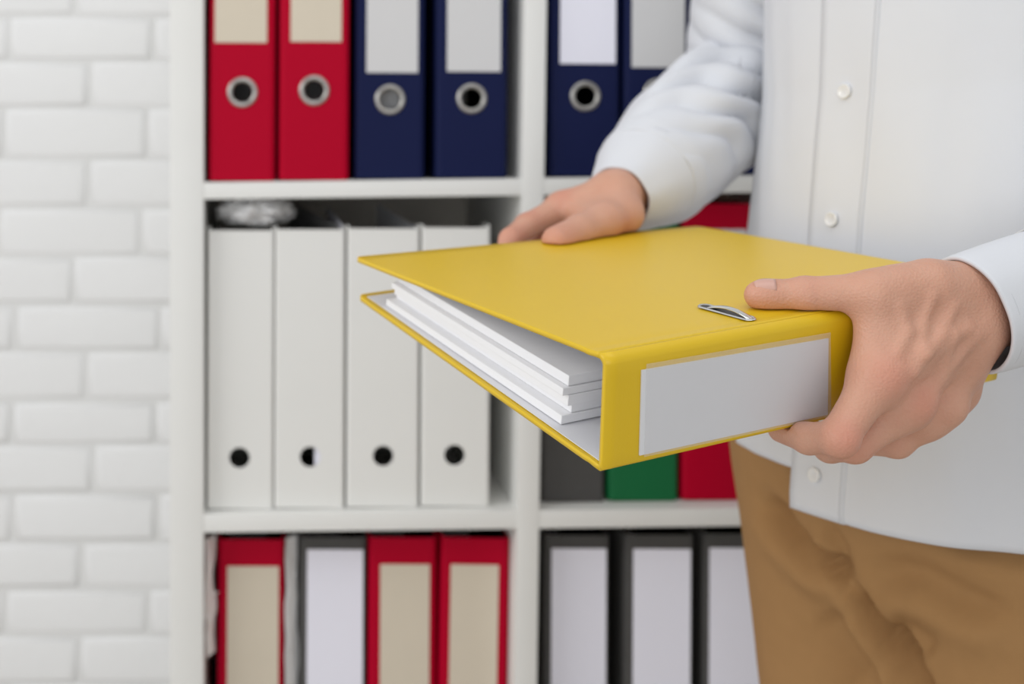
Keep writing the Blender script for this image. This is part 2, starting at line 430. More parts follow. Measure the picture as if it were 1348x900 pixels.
def film_strip(name, px0, px1, y0, y1, zt, zb, label, seed):
    v = []; nu, nv = 14, 60
    for j in range(nv):
        z = zb+(zt-zb)*j/(nv-1)
        for i in range(nu):
            t = i/(nu-1); y = y0+(y1-y0)*t; x = sx(px0+(px1-px0)*t, y)
            w = mnoise.noise(Vector((t*3, z*22, seed)))*.006+mnoise.noise(Vector((t*8, z*50, seed)))*.002
            v.append((x+w*.6, y+w, z))
    o = new_obj(name, v, grid_faces(nu, nv), M['film'], loc=(0, 0, 0))
    c = Vector(((v[0][0]+v[nu-1][0])/2, (y0+y1)/2, zb))
    o.data.transform(Matrix.Translation(-c)); o.location = c; solid(o, .0004, 0); smooth_by_angle(o, 25)
    return tag(o, label, 'plastic film')
film_strip('plastic_film', 272, 283, 1.40, 1.42, szz(706, 1.41), szz(862, 1.41), 'narrow strip of clear film hanging left of the lower red binder', 11)
zb2 = board_z(2, 380)+.001
film_strip('plastic_sleeve', 376, 392, 1.425, 1.44, szz(706, 1.43), zb2, 'crinkled clear sleeve between red and charcoal binders in the lower row', 23)

# ------------------------------------------------------------------ the yellow binder (held in both hands)
Zc = lambda p: np.array([p[0], p[1], p[2]+H])
A_, B_, C_, D_ = (Zc(p) for p in ((.1857, .7029, -.1108), (.0661, .9627, -.0780), (.3635, 1.0875, -.0622), (.4800, .8332, -.0830)))
E_, F_, H_ = (Zc(p) for p in ((.1880, .7215, -.1792), (.0686, .9711, -.1103), (.4828, .8536, -.1518)))
G_ = Zc((.3568, 1.1002, -.0860))
unit = lambda v: v/np.linalg.norm(v)
yb = empty('yellow_binder', tuple(E_)); tag(yb, 'yellow lever arch binder full of paper held open in the man\'s two hands', 'binder')
def section(P, Q, S, T, n=8):
    """profile from cover edge P round hinge Q, spine, hinge S to edge T; arcs at the hinges"""
    def arc(a, q, b, r):
        d0, d1 = unit(a-q), unit(b-q); st, en = q+d0*r, q+d1*r
        return [(1-t)**2*st+2*t*(1-t)*(q*.62+.38*(st+en)/2)+t*t*en for t in np.linspace(0, 1, n)]
    return arc(P, Q, S, .0062), arc(Q, S, T, .0026)
def lerp(a, b, t): return a+(b-a)*t
def ybobj(name, pts, faces, m, smooth=True):
    return new_obj(name, [tuple(p-E_) for p in pts], faces, m, yb, smooth)
NS = 41
us = np.linspace(0, 1, NS)
secL, secR = section(B_, A_, E_, F_), section(C_, D_, H_, G_)
# spine with both rounded hinges and a faint crease either side
prof = lambda s: [lerp(a, b, s) for a, b in zip(secL[0]+secL[1], secR[0]+secR[1])]
v = []
for s in us:
    p = prof(s); nn = len(p)
    mid = [lerp(p[7], p[8], t) for t in (.12, .30, .5, .70, .88)]
    v += p[:8]+mid+p[8:]
nu = 8+5+8
sp = ybobj('spine', v, grid_faces(nu, NS), M['yellow'])
def cover(name, Q0, Q1, P0, P1, flip, hinge0, hinge1):
    """board from the hinge line to the free edge with rounded free corners; a shallow hinge groove"""
    rc = .006; w = np.linalg.norm(Q1-Q0)
    uu = sorted(set([0, rc*.08/w, rc*.3/w, rc*.6/w, rc/w, *np.linspace(.04, .96, 24), 1-rc/w, 1-rc*.6/w, 1-rc*.3/w, 1-rc*.08/w, 1]))
    vv = [0, .012, .022, .030, .036, .042, .05, .07, .12, .2, .3, .4, .5, .6, .7, .8, .9, .95, 1]
    n0 = unit(np.cross(Q1-Q0, P0-Q0)); n0 = n0 if n0[2] > 0 else -n0
    pts = []; L = np.linalg.norm(P0-Q0)
    for vv_ in vv:
        for u in uu:
            e = min(u, 1-u)*w; cut = 0
            if e < rc: cut = rc-math.sqrt(max(0, rc*rc-(rc-e)**2))
            t = vv_*(1-cut/L)
            p = lerp(lerp(hinge0, P0, t), lerp(hinge1, P1, t), u)
            g = math.exp(-((vv_*L-.0096)/.0030)**2)*.0004
            pts.append(p-n0*g*(1 if flip else -1))
    fs = grid_faces(len(uu), len(vv))
    return ybobj(name, pts, fs if flip else [f[::-1] for f in fs], M['yellow'])
fc = cover('front_cover', A_, D_, B_, C_, True, secL[0][0], secR[0][0])
bk = cover('back_cover', E_, H_, F_, G_, False, secL[1][-1], secR[1][-1])
TH = .0033
solid(fc, TH, -1); solid(bk, TH, -1); solid(sp, TH, -1, M['lining'], M['yellow'])
def lining(name, Q0, Q1, P0, P1, v0, v1, off):
    n0 = unit(np.cross(Q1-Q0, P0-Q0)); n0 = n0 if n0[2] > 0 else -n0
    n0 = n0*math.copysign(1, off); e = abs(off); p = []
    c = [lerp(lerp(Q0, P0, v_), lerp(Q1, P1, v_), u_) for u_, v_ in ((.007, v0), (.993, v0), (.988, v1), (.012, v1))]
    bm = bmesh.new(); add_box(bm, [tuple(q+n0*(e-.0002)-E_) for q in c]+[tuple(q+n0*(e+.0003)-E_) for q in c]); return from_bm(name, bm, M['lining'], yb)
lining('lining', E_, H_, F_, G_, .009, .972, TH+.0007); lining('lining', A_, D_, B_, C_, .03, .972, -TH)

def plane_frame(o, ex, ey):
    x = unit(ex); n = unit(np.cross(ex, ey)); return o, x, np.cross(n, x), n
# label on the spine and its clear pocket
so_, sx_, sy_, sn_ = plane_frame(E_, H_-E_, A_-E_)
if sn_[1] > 0: sn_ = -sn_
def spine_pt(px, py, off=0.):
    d = np.array([(px-CX)/F, 1., (CY-py)/F]); o0 = np.array([0, 0, H]); t = ((E_-o0)@sn_)/(d@sn_); return o0+d*t+sn_*off
def slab(name, corners, off0, off1, m, nrm):
    p = [c+nrm*off0 for c in corners]+[c+nrm*off1 for c in corners]
    bm = bmesh.new(); add_box(bm, [tuple(q-E_) for q in p]); return from_bm(name, bm, m, yb)
lab = [spine_pt(*q) for q in ((840.5, 598.5), (1088, 545), (1089, 444.5), (843.5, 486.5))]
slab('label_card', lab, .0002, .0010, M['card'], sn_)
pk = [spine_pt(*q) for q in ((846, 600), (1092, 546.5), (1091, 436.5), (849, 478))]
slab('label_pocket', pk, .0011, .00135, M['pocket'], sn_)
# finger slot with its chrome arch on the front cover
co_, cx_, cy_, cn_ = plane_frame(A_, D_-A_, B_-A_)
if cn_[2] < 0: cn_ = -cn_
def cover_pt(px, py, off=0.):
    d = np.array([(px-CX)/F, 1., (CY-py)/F]); o0 = np.array([0, 0, H]); t = ((A_-o0)@cn_)/(d@cn_); return o0+d*t+cn_*off
s0, s1 = cover_pt(921, 402), cover_pt(993, 422)
ax = unit(s1-s0); ay = np.cross(cn_, ax); Ls = np.linalg.norm(s1-s0); ctr = (s0+s1)/2; wd = .0036
def oblong(off, k, l, n=10):
    pts = []
    for sgn, a0 in ((1, -math.pi/2), (-1, math.pi/2)):
        for i in range(n+1):
            a = a0+math.pi*i/n
            pts.append(ctr+ax*(sgn*(l/2-k)+k*math.cos(a))+ay*k*math.sin(a)+cn_*off)
    return pts
o1 = oblong(.0004, wd+.0012, Ls); o2 = oblong(.0012, wd+.0004, Ls-.0016); o3 = oblong(.0005, wd-.0004, Ls-.0032); n1 = len(o1)
rim = [(i, (i+1) % n1, n1+(i+1) % n1, n1+i) for i in range(n1)]+[(n1+i, n1+(i+1) % n1, 2*n1+(i+1) % n1, 2*n1+i) for i in range(n1)]
ybobj('slot_rim', o1+o2+o3, rim, M['chrome'])
ybobj('slot_shade_plate', oblong(.0006, wd-.0003, Ls-.003), [tuple(range(n1))], M['dark'], False)  # flat dark plate, the slot opening's shade put into its colour
v = []; NA = 24
for i in range(NA):
    t = i/(NA-1); a = math.pi*t
    c = ctr+ax*((t-.42)*Ls*.78)+cn_*(.0004+-.0006+.0034*math.sin(a)**.8)
    for j in range(10):
        b = 2*math.pi*j/10; v.append(c+ay*.0024*math.cos(b)+cn_*.0011*math.sin(b))
ybobj('arch_clip', v, grid_faces(10, NA, True), M['chrome'])

# bundles of paper lying inside the binder
bo_, bx_, by_, bn_ = plane_frame(E_, H_-E_, F_-E_)
if bn_[2] < 0: bn_ = -bn_
def back_pt(px, py, lift=0.):
    d = np.array([(px-CX)/F, 1., (CY-py)/F]); o0 = np.array([0, 0, H]); q = E_+bn_*(TH+lift); t = ((q-o0)@bn_)/(d@bn_); return o0+d*t
p_near, p_far = back_pt(738, 562), back_pt(508, 404)
pdir = unit(p_far-p_near); pside = unit(np.cross(pdir, bn_)); 
if pside@(H_-E_) < 0: pside = -pside
names = ['bottom white paper bundle lying on the grey lining of the yellow binder', 'second white paper bundle from the bottom inside the yellow binder',
         'middle white paper bundle of five inside the yellow binder', 'second white paper bundle from the top inside the yellow binder', 'topmost white paper bundle under the lifted yellow cover']
z = .0016
for i, (th, dn, ds, lw) in enumerate(((.0058, 0, 0, .19), (.0060, .0030, .0075, .186), (.0070, -.0028, .003, .185), (.0050, -.001, -.001, .184), (.0068, .003, .0035, .182))):
    o0 = p_near+bn_*(z)+pdir*(dn*.3)+pside*ds
    n = 14
    e = np.linalg.norm(p_far-p_near)*1.0
    pts = []
    c0, c1, c2, c3 = o0, o0+pside*.285, o0+pside*.285+pdir*e, o0+pdir*e
    shrink = 1-.012*i
    c2 = c1+(c2-c1)*shrink; c3 = c0+(c3-c0)*shrink
    tp = (1, .92, .66, .88)                      # the cover presses the far edges together
    lowc = [c+bn_*(z*(k_-1)) for c, k_ in zip((c0, c1, c2, c3), tp)]
    upc = [c+bn_*((z+th-.0002)*k_-z) for c, k_ in zip((c0, c1, c2, c3), tp)]
    base = (c0+c2)/2
    bm = bmesh.new(); add_box(bm, [tuple(c-base) for c in lowc]+[tuple(c-base) for c in upc], .0003, 1)
    o = from_bm('paper_bundle', bm, M['paper']); o.location = tuple(base)
    tag(o, names[i], 'paper', 'paper bundles in the yellow binder')
    z += th

# ------------------------------------------------------------------ signed-distance modelling for the body
def smin(a, b, k):
    h = np.maximum(k-np.abs(a-b), 0)/k; return np.minimum(a, b)-h*h*k*.25
class SDF:
    def __init__(s, lo, hi, h):
        s.lo = np.array(lo, np.float32); s.h = h; n = np.ceil((np.array(hi)-s.lo)/h).astype(int)+1
        ax = [s.lo[i]+h*np.arange(n[i], dtype=np.float32) for i in range(3)]
        s.X, s.Y, s.Z = np.meshgrid(*ax, indexing='ij'); s.d = np.full(s.X.shape, 9, np.float32)
    def cone(s, a, b, ra, rb, squash=None):
        a = np.array(a, np.float32); b = np.array(b, np.float32); ab = b-a; L2 = float(ab@ab)+1e-12
        px, py, pz = s.X-a[0], s.Y-a[1], s.Z-a[2]
        t = np.clip((px*ab[0]+py*ab[1]+pz*ab[2])/L2, 0, 1)
        qx, qy, qz = px-t*ab[0], py-t*ab[1], pz-t*ab[2]
        if squash is not None:          # (direction, factor): flatten along a direction
            n, k = np.array(squash[0], np.float32), squash[1]; n /= np.linalg.norm(n); m = (qx*n[0]+qy*n[1]+qz*n[2])*(k-1)
            qx, qy, qz = qx+n[0]*m, qy+n[1]*m, qz+n[2]*m
        return np.sqrt(qx*qx+qy*qy+qz*qz)-(ra+(rb-ra)*t)
    def ell(s, c, r, axes=None):
        px, py, pz = s.X-c[0], s.Y-c[1], s.Z-c[2]
        if axes is not None:
            q = [px*a[0]+py*a[1]+pz*a[2] for a in axes]
        else: q = [px, py, pz]
        k = np.sqrt(sum((q[i]/r[i])**2 for i in range(3))); return (k-1)*min(r)
    def add(s, d, k=.004): s.d = smin(s.d, d.astype(np.float32), k)
    def mesh(s):
        return surface_nets(s.d, s.lo, s.h)
def surface_nets(Fv, lo, h):
    ins = Fv < 0; nx, ny, nz = Fv.shape
    cnt = sum(ins[i:nx-1+i, j:ny-1+j, k:nz-1+k].astype(np.int8) for i in (0, 1) for j in (0, 1) for k in (0, 1))
    act = (cnt > 0) & (cnt < 8); ci = np.argwhere(act); idx = np.full(act.shape, -1, np.int32); idx[act] = np.arange(len(ci))
    acc = np.zeros((len(ci), 3)); num = np.zeros(len(ci))
    corners = [(i, j, k) for i in (0, 1) for j in (0, 1) for k in (0, 1)]
    val = {c: Fv[ci[:, 0]+c[0], ci[:, 1]+c[1], ci[:, 2]+c[2]] for c in corners}
    for c in corners:
        for axx in range(3):
            if c[axx]: continue
            e = list(c); e[axx] = 1; e = tuple(e); a, b = val[c], val[e]; m = (a < 0) != (b < 0)
            t = np.where(m, a/(a-b+1e-20), 0); p = np.tile(np.array(c, float), (len(ci), 1)); p[:, axx] = t
            acc[m] += p[m]; num[m] += 1
    V = lo+h*(ci+acc/num[:, None])
    faces = []
    for axx in range(3):
        sl0 = [slice(None)]*3; sl1 = [slice(None)]*3; sl0[axx] = slice(0, -1); sl1[axx] = slice(1, None)
        a, b = ins[tuple(sl0)], ins[tuple(sl1)]; ed = np.argwhere(a != b); u, w = [(1, 2), (2, 0), (0, 1)][axx]
        ed = ed[(ed[:, u] > 0) & (ed[:, w] > 0) & (ed[:, u] < Fv.shape[u]-1) & (ed[:, w] < Fv.shape[w]-1)]
        s = a[ed[:, 0], ed[:, 1], ed[:, 2]]
        def cell(du, dw):
            q = ed.copy(); q[:, u] += du; q[:, w] += dw; return idx[q[:, 0], q[:, 1], q[:, 2]]
        q = np.stack([cell(-1, -1), cell(0, -1), cell(0, 0), cell(-1, 0)], 1)
        q[~s] = q[~s][:, ::-1]; faces.append(q)
    return V, np.concatenate(faces)
def relax(V, Fq, it=2, f=.5):
    e = np.concatenate([Fq[:, [0, 1]], Fq[:, [1, 2]], Fq[:, [2, 3]], Fq[:, [3, 0]]]); n = len(V)
    for _ in range(it):
        acc = np.zeros_like(V); c = np.zeros(n)
        for a, b in ((0, 1), (1, 0)):
            for k in range(3): acc[:, k] += np.bincount(e[:, a], weights=V[e[:, b], k], minlength=n)
            c += np.bincount(e[:, a], minlength=n)
        V = V*(1-f)+f*acc/np.maximum(c, 1)[:, None]
    return V

def P3(px, py, y): return np.array([(px-CX)/F*y, y, (CY-py)/F*y+H])

# planes of the binder, used to press the hands against it and not into it
def halfspace(s, p, n): return (s.X-p[0])*n[0]+(s.Y-p[1])*n[1]+(s.Z-p[2])*n[2]
def binder_solid(s):
    left = unit(np.cross(A_-E_, F_-E_)); left = left if left@(H_-E_) < 0 else -left
    Mi = np.linalg.inv(np.stack([D_-A_, B_-A_, cn_], 1)); px, py, pz = s.X-A_[0], s.Y-A_[1], s.Z-A_[2]
    u_ = np.clip(Mi[0, 0]*px+Mi[0, 1]*py+Mi[0, 2]*pz, 0, 1.1); v_ = np.clip(Mi[1, 0]*px+Mi[1, 1]*py+Mi[1, 2]*pz, 0, 1.1)
    d = np.maximum(halfspace(s, A_, cn_)-u_*v_*((C_-B_-D_+A_)@cn_), halfspace(s, E_, -bn_))
    d = np.maximum(d, halfspace(s, E_, sn_)); d = np.maximum(d, halfspace(s, E_, left)); d = np.maximum(d, halfspace(s, H_, -left))
    back = -sn_; back = unit(np.cross(C_-B_, cn_)); back = back if back[1] > 0 else -back
    return np.maximum(d, halfspace(s, B_, back))

red_pts = []          # (point, radius) of redder skin
# ---- left hand: thumb on the cover, fingers under it
S = SDF((.245, .68, H-.235), (.52, .90, H-.03), .0012)
W0 = P3(1335, 405, .800); W1 = P3(1282, 414, .783)
I1, I2, I3, I4 = P3(1155, 497, .7610), P3(1104, 576, .7500), P3(1064, 577, .7720), P3(1028, 566, .794)
m1, m2, m3, m4 = P3(1196, 528, .7740), P3(1124, 586, .7700), P3(1092, 588, .795), P3(1075, 570, .815)
r1, r2, r3, r4 = P3(1240, 532, .7900), P3(1180, 581, .803), P3(1132, 580, .826), P3(1108, 565, .846)
l1, l2, l3, l4 = P3(1262, 514, .8020), P3(1222, 556, .826), P3(1180, 561, .845), P3(1160, 552, .862)
T0, T1, T2, T3 = P3(1222, 378, .775), P3(1148, 385, .7700), P3(1060, 387, .7830), P3(1001, 389, .7900)
# metacarpals and wrist
back_n = np.array([.25, -.9, .25])
up_ = np.array([-.15, .1, .98]); 
for a, b, ra, rb in ((W1+up_*.016, I1, .0140, .0120), (W1+up_*.004, m1, .0145, .0118), (W1-up_*.005, r1, .0145, .0115), (W1-up_*.012, l1, .0135, .0108)):
    S.add(S.cone(a, b, ra, rb), .009)
S.add(S.cone(W0, W1, .0175, .0170, ((.1, -.2, 1), .74)), .010)
S.add(S.cone(W1+up_*.016, T0, .0150, .0150), .009)
S.add(S.cone(T0, T1, .0150, .0118), .010)
S.add(S.cone(lerp(W1+up_*.012, T0, .5), lerp(W1, I1, .60), .0135, .0125), .010)
S.add(S.cone(lerp(T0, T1, .60), lerp(W1, I1, .80), .0110, .0110), .014)      # web of the thumb
S.add(S.cone(P3(1148, 402, .770), P3(1147, 482, .764), .0085, .0100), .016)
def finger(S, pts, rad, k0=.010):
    f_ = None
    for (a, b), (ra, rb) in zip(zip(pts, pts[1:]), zip(rad, rad[1:])):
        c = S.cone(a, b, ra, rb); f_ = c if f_ is None else smin(f_, c, .004)
    return f_
fi = finger(S, [I1, I2, I3, I4], [.0125, .0104, .0090, .0076])
fm = finger(S, [m1, m2, m3, m4], [.0125, .0102, .0092, .0078])
fr = finger(S, [r1, r2, r3, r4], [.0120, .0098, .0088, .0076])
fl_ = finger(S, [l1, l2, l3, l4], [.0110, .0086, .0078, .0068])
fg = smin(smin(smin(fi, fm, .0022), fr, .0022), fl_, .0022)
th_ = finger(S, [T1, T2, T3], [.0122, .0101, .0080])
th_ = smin(th_, S.ell(lerp(T2, T3, .80), (.0135, .0095, .0088), (unit(T3-T2), np.array([0, 1., 0]), np.array([0, 0, 1.]))), .006)
# wrinkles over the thumb joint
tt = unit(T3-T1)
along = (S.X-T2[0])*tt[0]+(S.Y-T2[1])*tt[1]+(S.Z-T2[2])*tt[2]
wr = sum(np.exp(-((along-o_)/.0009)**2)*w_ for o_, w_ in ((-.0055, .00045), (-.0025, .0006), (.0006, .00065), (.0038, .0005)))
th_ = th_+wr.astype(np.float32)-np.exp(-(along/.007)**2).astype(np.float32)*.0006
S.add(fg, .006); S.add(th_, .007)
for p_, q_ in ((lerp(m1, m2, .30), lerp(r1, r2, .30)), (lerp(r1, r2, .35), lerp(l1, l2, .35)), (lerp(I1, I2, .15), lerp(m1, m2, .12))):
    S.add(S.cone(p_, q_, .0090, .0088), .012)
# knuckles, tendons and veins on the back of the hand
for p, r_ in ((I1, .0118), (m1, .0112), (r1, .0100)):
    S.add(S.ell(p+np.array([.001, -.0042, .001]), (r_, r_, r_)), .008)
S.add(S.ell(I2+np.array([0, -.002, -.001]), (.0098, .0098, .0098)), .004)
def ridge(a, b, r, off, k=.006):
    a, b = a+off, b+off; S.add(S.cone(a, b, r, r), k)
n_ = unit(np.array([.15, -.95, .2]))
ridge(lerp(W1, I1, .25)+n_*.0150, lerp(W1, I1, .9)+n_*.0105, .0016, 0*n_, .009)
ridge(lerp(W1, m1, .25)+n_*.0155, lerp(W1, m1, .9)+n_*.0110, .0016, 0*n_, .009)
ridge(lerp(W1, I1, .45)+n_*.0146+np.array([.004, 0, .004]), lerp(W1, m1, .75)+n_*.0120, .0013, 0*n_, .005)
def vein(px_pts, r):
    # follow the surface: push each point out to the skin along the view of the back of the hand
    pts = []
    for px, py in px_pts:
        ys = np.linspace(.70, .80, 200); P = np.stack([(px-CX)/F*ys, ys, (CY-py)/F*ys+H], 1)
        ij = np.clip(np.round((P-S.lo)/S.h).astype(int), 0, np.array(S.d.shape)-1); dv = S.d[ij[:, 0], ij[:, 1], ij[:, 2]]
        k = np.argmax(dv < 0); pts.append(P[k]+np.array([0, .0008, 0]))
    for a, b in zip(pts, pts[1:]): S.add(S.cone(a, b, r, r), .006)
vein([(1228, 392), (1214, 430), (1216, 462), (1204, 492)], .0011)
vein([(1256, 404), (1240, 440), (1222, 468)], .0010)
vein([(1186, 402), (1196, 436), (1182, 466)], .0008)
bs = binder_solid(S)
S.d = np.maximum(S.d, -(bs-.0006))
VL, FL = S.mesh(); VL = relax(VL, FL, 2, .5)
red_pts += [(I1+n_*.012, .014), (m1+n_*.012, .013), (I2+n_*.009, .013), (T3, .012), (T2, .010), (m2, .012)]
del S
# ---- right hand: thumb on the cover, fingers over the far edge
S = SDF((.14, .99, H-.15), (.40, 1.17, H+.02), .0013)
V0, V1 = P3(858, 236, 1.122), P3(808, 258, 1.090)
i1, i2, i3, i4 = P3(738, 276, 1.098), P3(694, 297, 1.074), P3(672, 315, 1.053), P3(664, 338, 1.043)
a1, a2, a3, a4 = P3(757, 276, 1.120), P3(716, 306, 1.108), P3(702, 330, 1.086), P3(700, 352, 1.066)
b1, b2, b3, b4 = P3(778, 280, 1.136), P3(746, 318, 1.130), P3(738, 344, 1.105), P3(738, 360, 1.085)
c1, c2, c3, c4 = P3(800, 288, 1.144), P3(776, 322, 1.142), P3(770, 342, 1.120), P3(770, 356, 1.105)
t0, t1, t2, t3 = P3(818, 281, 1.066), P3(796, 290, 1.048), P3(763, 303, 1.030), P3(733, 317, 1.012)
for a, b, ra, rb in ((V1+np.array([0, -.008, .004]), i1, .0150, .0120), (V1, a1, .0155, .0118), (V1+np.array([0, .008, -.002]), b1, .015, .0115), (V1+np.array([0, .014, -.006]), c1, .0145, .011)):
    S.add(S.cone(a, b, ra, rb), .009)
S.add(S.cone(V0, V1, .0210, .0210), .012)
S.add(S.cone(V1+np.array([0, -.006, -.004]), t0, .016, .0160), .010); S.add(S.cone(t0, t1, .0165, .0135), .010)
S.add(S.cone(lerp(V1, i1, .65), t1, .0120, .0112), .012)
S.add(S.cone(lerp(V1, i1, .85), lerp(t1, t2, .4), .0085, .0085), .010)
f1 = finger(S, [i1, i2, i3, i4], [.0122, .0102, .0090, .0078]); f2 = finger(S, [a1, a2, a3, a4], [.0122, .0102, .009, .008])
f3 = finger(S, [b1, b2, b3, b4], [.0116, .0098, .0088, .0078]); f4 = finger(S, [c1, c2, c3, c4], [.0108, .0088, .0078, .007])
fg = smin(smin(smin(f1, f2, .0022), f3, .0022), f4, .0022)
tm = finger(S, [t1, t2, t3], [.0138, .0124, .0120])
S.add(fg, .006); S.add(tm, .005)
S.add(S.ell(i1+np.array([0, -.003, .004]), (.0115, .0115, .0105)), .008)
bs = binder_solid(S)
S.d = np.maximum(S.d, -(bs-.0006))
VR, FR = S.mesh(); VR = relax(VR, FR, 2, .5)
red_pts += [(t3, .016), (i3, .016), (i2+np.array([0, 0, .008]), .010), (i1+np.array([0, -.01, .01]), .012), (lerp(t0, t1, .3)+np.array([0, -.015, -.01]), .012)]
del S

# ---- the rest of the body under the clothes (coarser)
fx = np.array([-.906, -.423, 0]); rx = np.array([-.423, .906, 0])     # facing, his right
def pl(z):                                                               # shirt front centre at height z (relative to camera)
    zs = [-1.1, -.27, -.052, .047, .20, .40]; xs = [.445, .4235, .4376, .448, .456, .462]
    return np.array([np.interp(z, zs, xs), 1.0, z+H])
def ctr_t(z, b): return pl(z)-fx*b
hipc = ctr_t(-.22, .118)
RSH = np.array([.474, 1.235, H+.295]); REL = np.array([.4640, 1.255, H+.066]); RWR = V1+np.array([.004, .006, .002])
LSH = np.array([.640, .868, H+.295]); LEL = np.array([.705, .872, H-.045]); LWR = W0
S = SDF((.15, .66, -.01), (.95, 1.40, H+.72), .0075)
S.add(S.ell(ctr_t(.12, .12), (.092, .142, .22), (fx, rx, np.array([0, 0, 1.]))), .03)
S.add(S.ell(ctr_t(-.12, .12), (.088, .130, .20), (fx, rx, np.array([0, 0, 1.]))), .04)
hj = lambda s: hipc+rx*(.088*s)+np.array([0, 0, -.03])
kn = lambda s: np.array([hipc[0]+.012, hipc[1], .50])+rx*(.085*s)-fx*.0+fx*.015
an = lambda s: np.array([hipc[0]+.03, hipc[1], .085])+rx*(.09*s)
for s in (-1, 1):
    S.add(S.cone(hj(s), kn(s), .058, .042), .03); S.add(S.cone(kn(s), an(s), .044, .030), .02)
    S.add(S.cone(an(s), an(s)+fx*.13+np.array([0, 0, -.055]), .03, .022), .02)
sh_c = ctr_t(.29, .12)
S.add(S.cone(RSH+np.array([.02, -.04, .0]), LSH+np.array([-.01, .04, 0]), .05, .05), .05)
S.add(S.cone(sh_c+np.array([0, 0, .02]), sh_c+fx*.025+np.array([0, 0, .16]), .055, .052), .03)
hd = sh_c+fx*.045+np.array([0, 0, .27])
S.add(S.ell(hd+np.array([0, 0, .025]), (.092, .072, .105), (fx, rx, np.array([0, 0, 1.]))), .02)
S.add(S.ell(hd+fx*.035+np.array([0, 0, -.055]), (.055, .052, .062), (fx, rx, np.array([0, 0, 1.]))), .03)
S.add(S.cone(hd+fx*.092+np.array([0, 0, .012]), hd+fx*.112+np.array([0, 0, -.022]), .008, .014), .012)
for s in (-1, 1):
    S.add(S.ell(hd+rx*(.074*s)+np.array([0, 0, -.008]), (.018, .009, .030), (fx, rx, np.array([0, 0, 1.]))), .006)
    S.d = np.maximum(S.d, -S.ell(hd+fx*.094+rx*(.032*s)+np.array([0, 0, .012]), (.012, .017, .011), (fx, rx, np.array([0, 0, 1.]))))
S.d = np.maximum(S.d, -S.cone(hd+fx*.098+rx*.024+np.array([0, 0, -.062]), hd+fx*.098-rx*.024+np.array([0, 0, -.062]), .005, .005))
for sh, el, wrp in ((RSH, REL, RWR), (LSH, LEL, LWR)):
    S.add(S.cone(sh, el, .046, .036), .02); S.add(S.cone(el, wrp, .034, .022), .01)
VB, FB = S.mesh(); VB = relax(VB, FB, 2, .5); del S

person = empty('person', (float(hipc[0]), float(hipc[1]), 0))
tag(person, 'person in white button-up shirt and tan trousers holding the yellow binder', 'person')
po = np.array(person.location)
def pobj(name, V, Fc, m, parent=None, smooth=True):
    V = np.asarray(V)-po
    return new_obj(name, V.tolist(), [tuple(int(i) for i in f) for f in Fc], m, parent or person, smooth)
nL, nR = len(VL), len(VR)
VV = np.concatenate([VL, VR, VB]); FF = np.concatenate([FL, FR+nL, FB+nL+nR])
body = pobj('body', VV, FF, M['skin'])
red = np.zeros(len(VV))
for p, r_ in red_pts: red = np.maximum(red, .42*np.exp(-((VV-p)**2).sum(1)/(r_*r_*.85)))
at = body.data.attributes.new('redness', 'FLOAT', 'POINT'); at.data.foreach_set('value', red.astype(np.float32))
# eyes, hair, thumb nail
for s in (-1, 1):
    bm = bmesh.new(); bmesh.ops.create_uvsphere(bm, u_segments=16, v_segments=10, radius=.0115)
    e = from_bm('eye', bm, M['eye'], person, True); e.location = tuple(hd+fx*.079+rx*(.032*s)+np.array([0, 0, .012])-po)
v = []; nu, nv = 40, 18
for j in range(nv):
    ph = math.radians(88)-math.radians(100)*j/(nv-1)
    for i in range(nu):
        a = 2*math.pi*i/nu; front = max(0, math.cos(a)); ph2 = ph+front*max(0, math.radians(45)-ph)*.75
        k = 1.07+.02*mnoise.noise(Vector((a*3, ph*4, 1)))
        d = fx*(math.cos(ph2)*math.cos(a)*.092*k)+rx*(math.cos(ph2)*math.sin(a)*.072*k*1.03)+np.array([0, 0, math.sin(ph2)*.105*k])
        v.append(hd+np.array([0, 0, .025])+d)
hr = pobj('hair', v, grid_faces(nu, nv, True), M['hair']); solid(hr, .012, -1)
def nail(c, axis, nrm, ln, wd_, name='thumbnail'):
    axis = unit(axis); nrm = unit(nrm-axis*(nrm@axis)); sd = np.cross(axis, nrm); v = []
    for j in range(9):
        u = -1+2*j/8
        wj = wd_*(1-.25*max(0, u)**3)
        for i in range(9):
            t = -1+2*i/8
            tr = u*math.sqrt(max(0, 1-.35*t*t)) if u > 0 else u
            v.append(c+axis*(tr*ln/2)+sd*(t*wj/2)-nrm*(.0022*t*t+.0006*u*u))
    o = pobj(name, v, grid_faces(9, 9), M['nail']); solid(o, .0005, 0); tag(o, 'pinkish thumbnail'); return o
tax = unit(T3-T2)
nc, nn = lerp(T2, T3, .90), unit(np.array([0, -.62, .78])-tax*(np.array([0, -.62, .78])@tax))
rel = VL-nc; pr = rel@nn; near = (np.linalg.norm(rel-pr[:, None]*nn, axis=1) < .002) & (pr < .02)
nail(nc+nn*(pr[near].max()+.0006), tax, np.array([0, -.62, .78]), .0125, .0105)

# ------------------------------------------------------------------ clothes
def fbm(p, o=0.): return mnoise.noise(Vector((p[0]+o, p[1]+o*1.3, p[2]-o)))
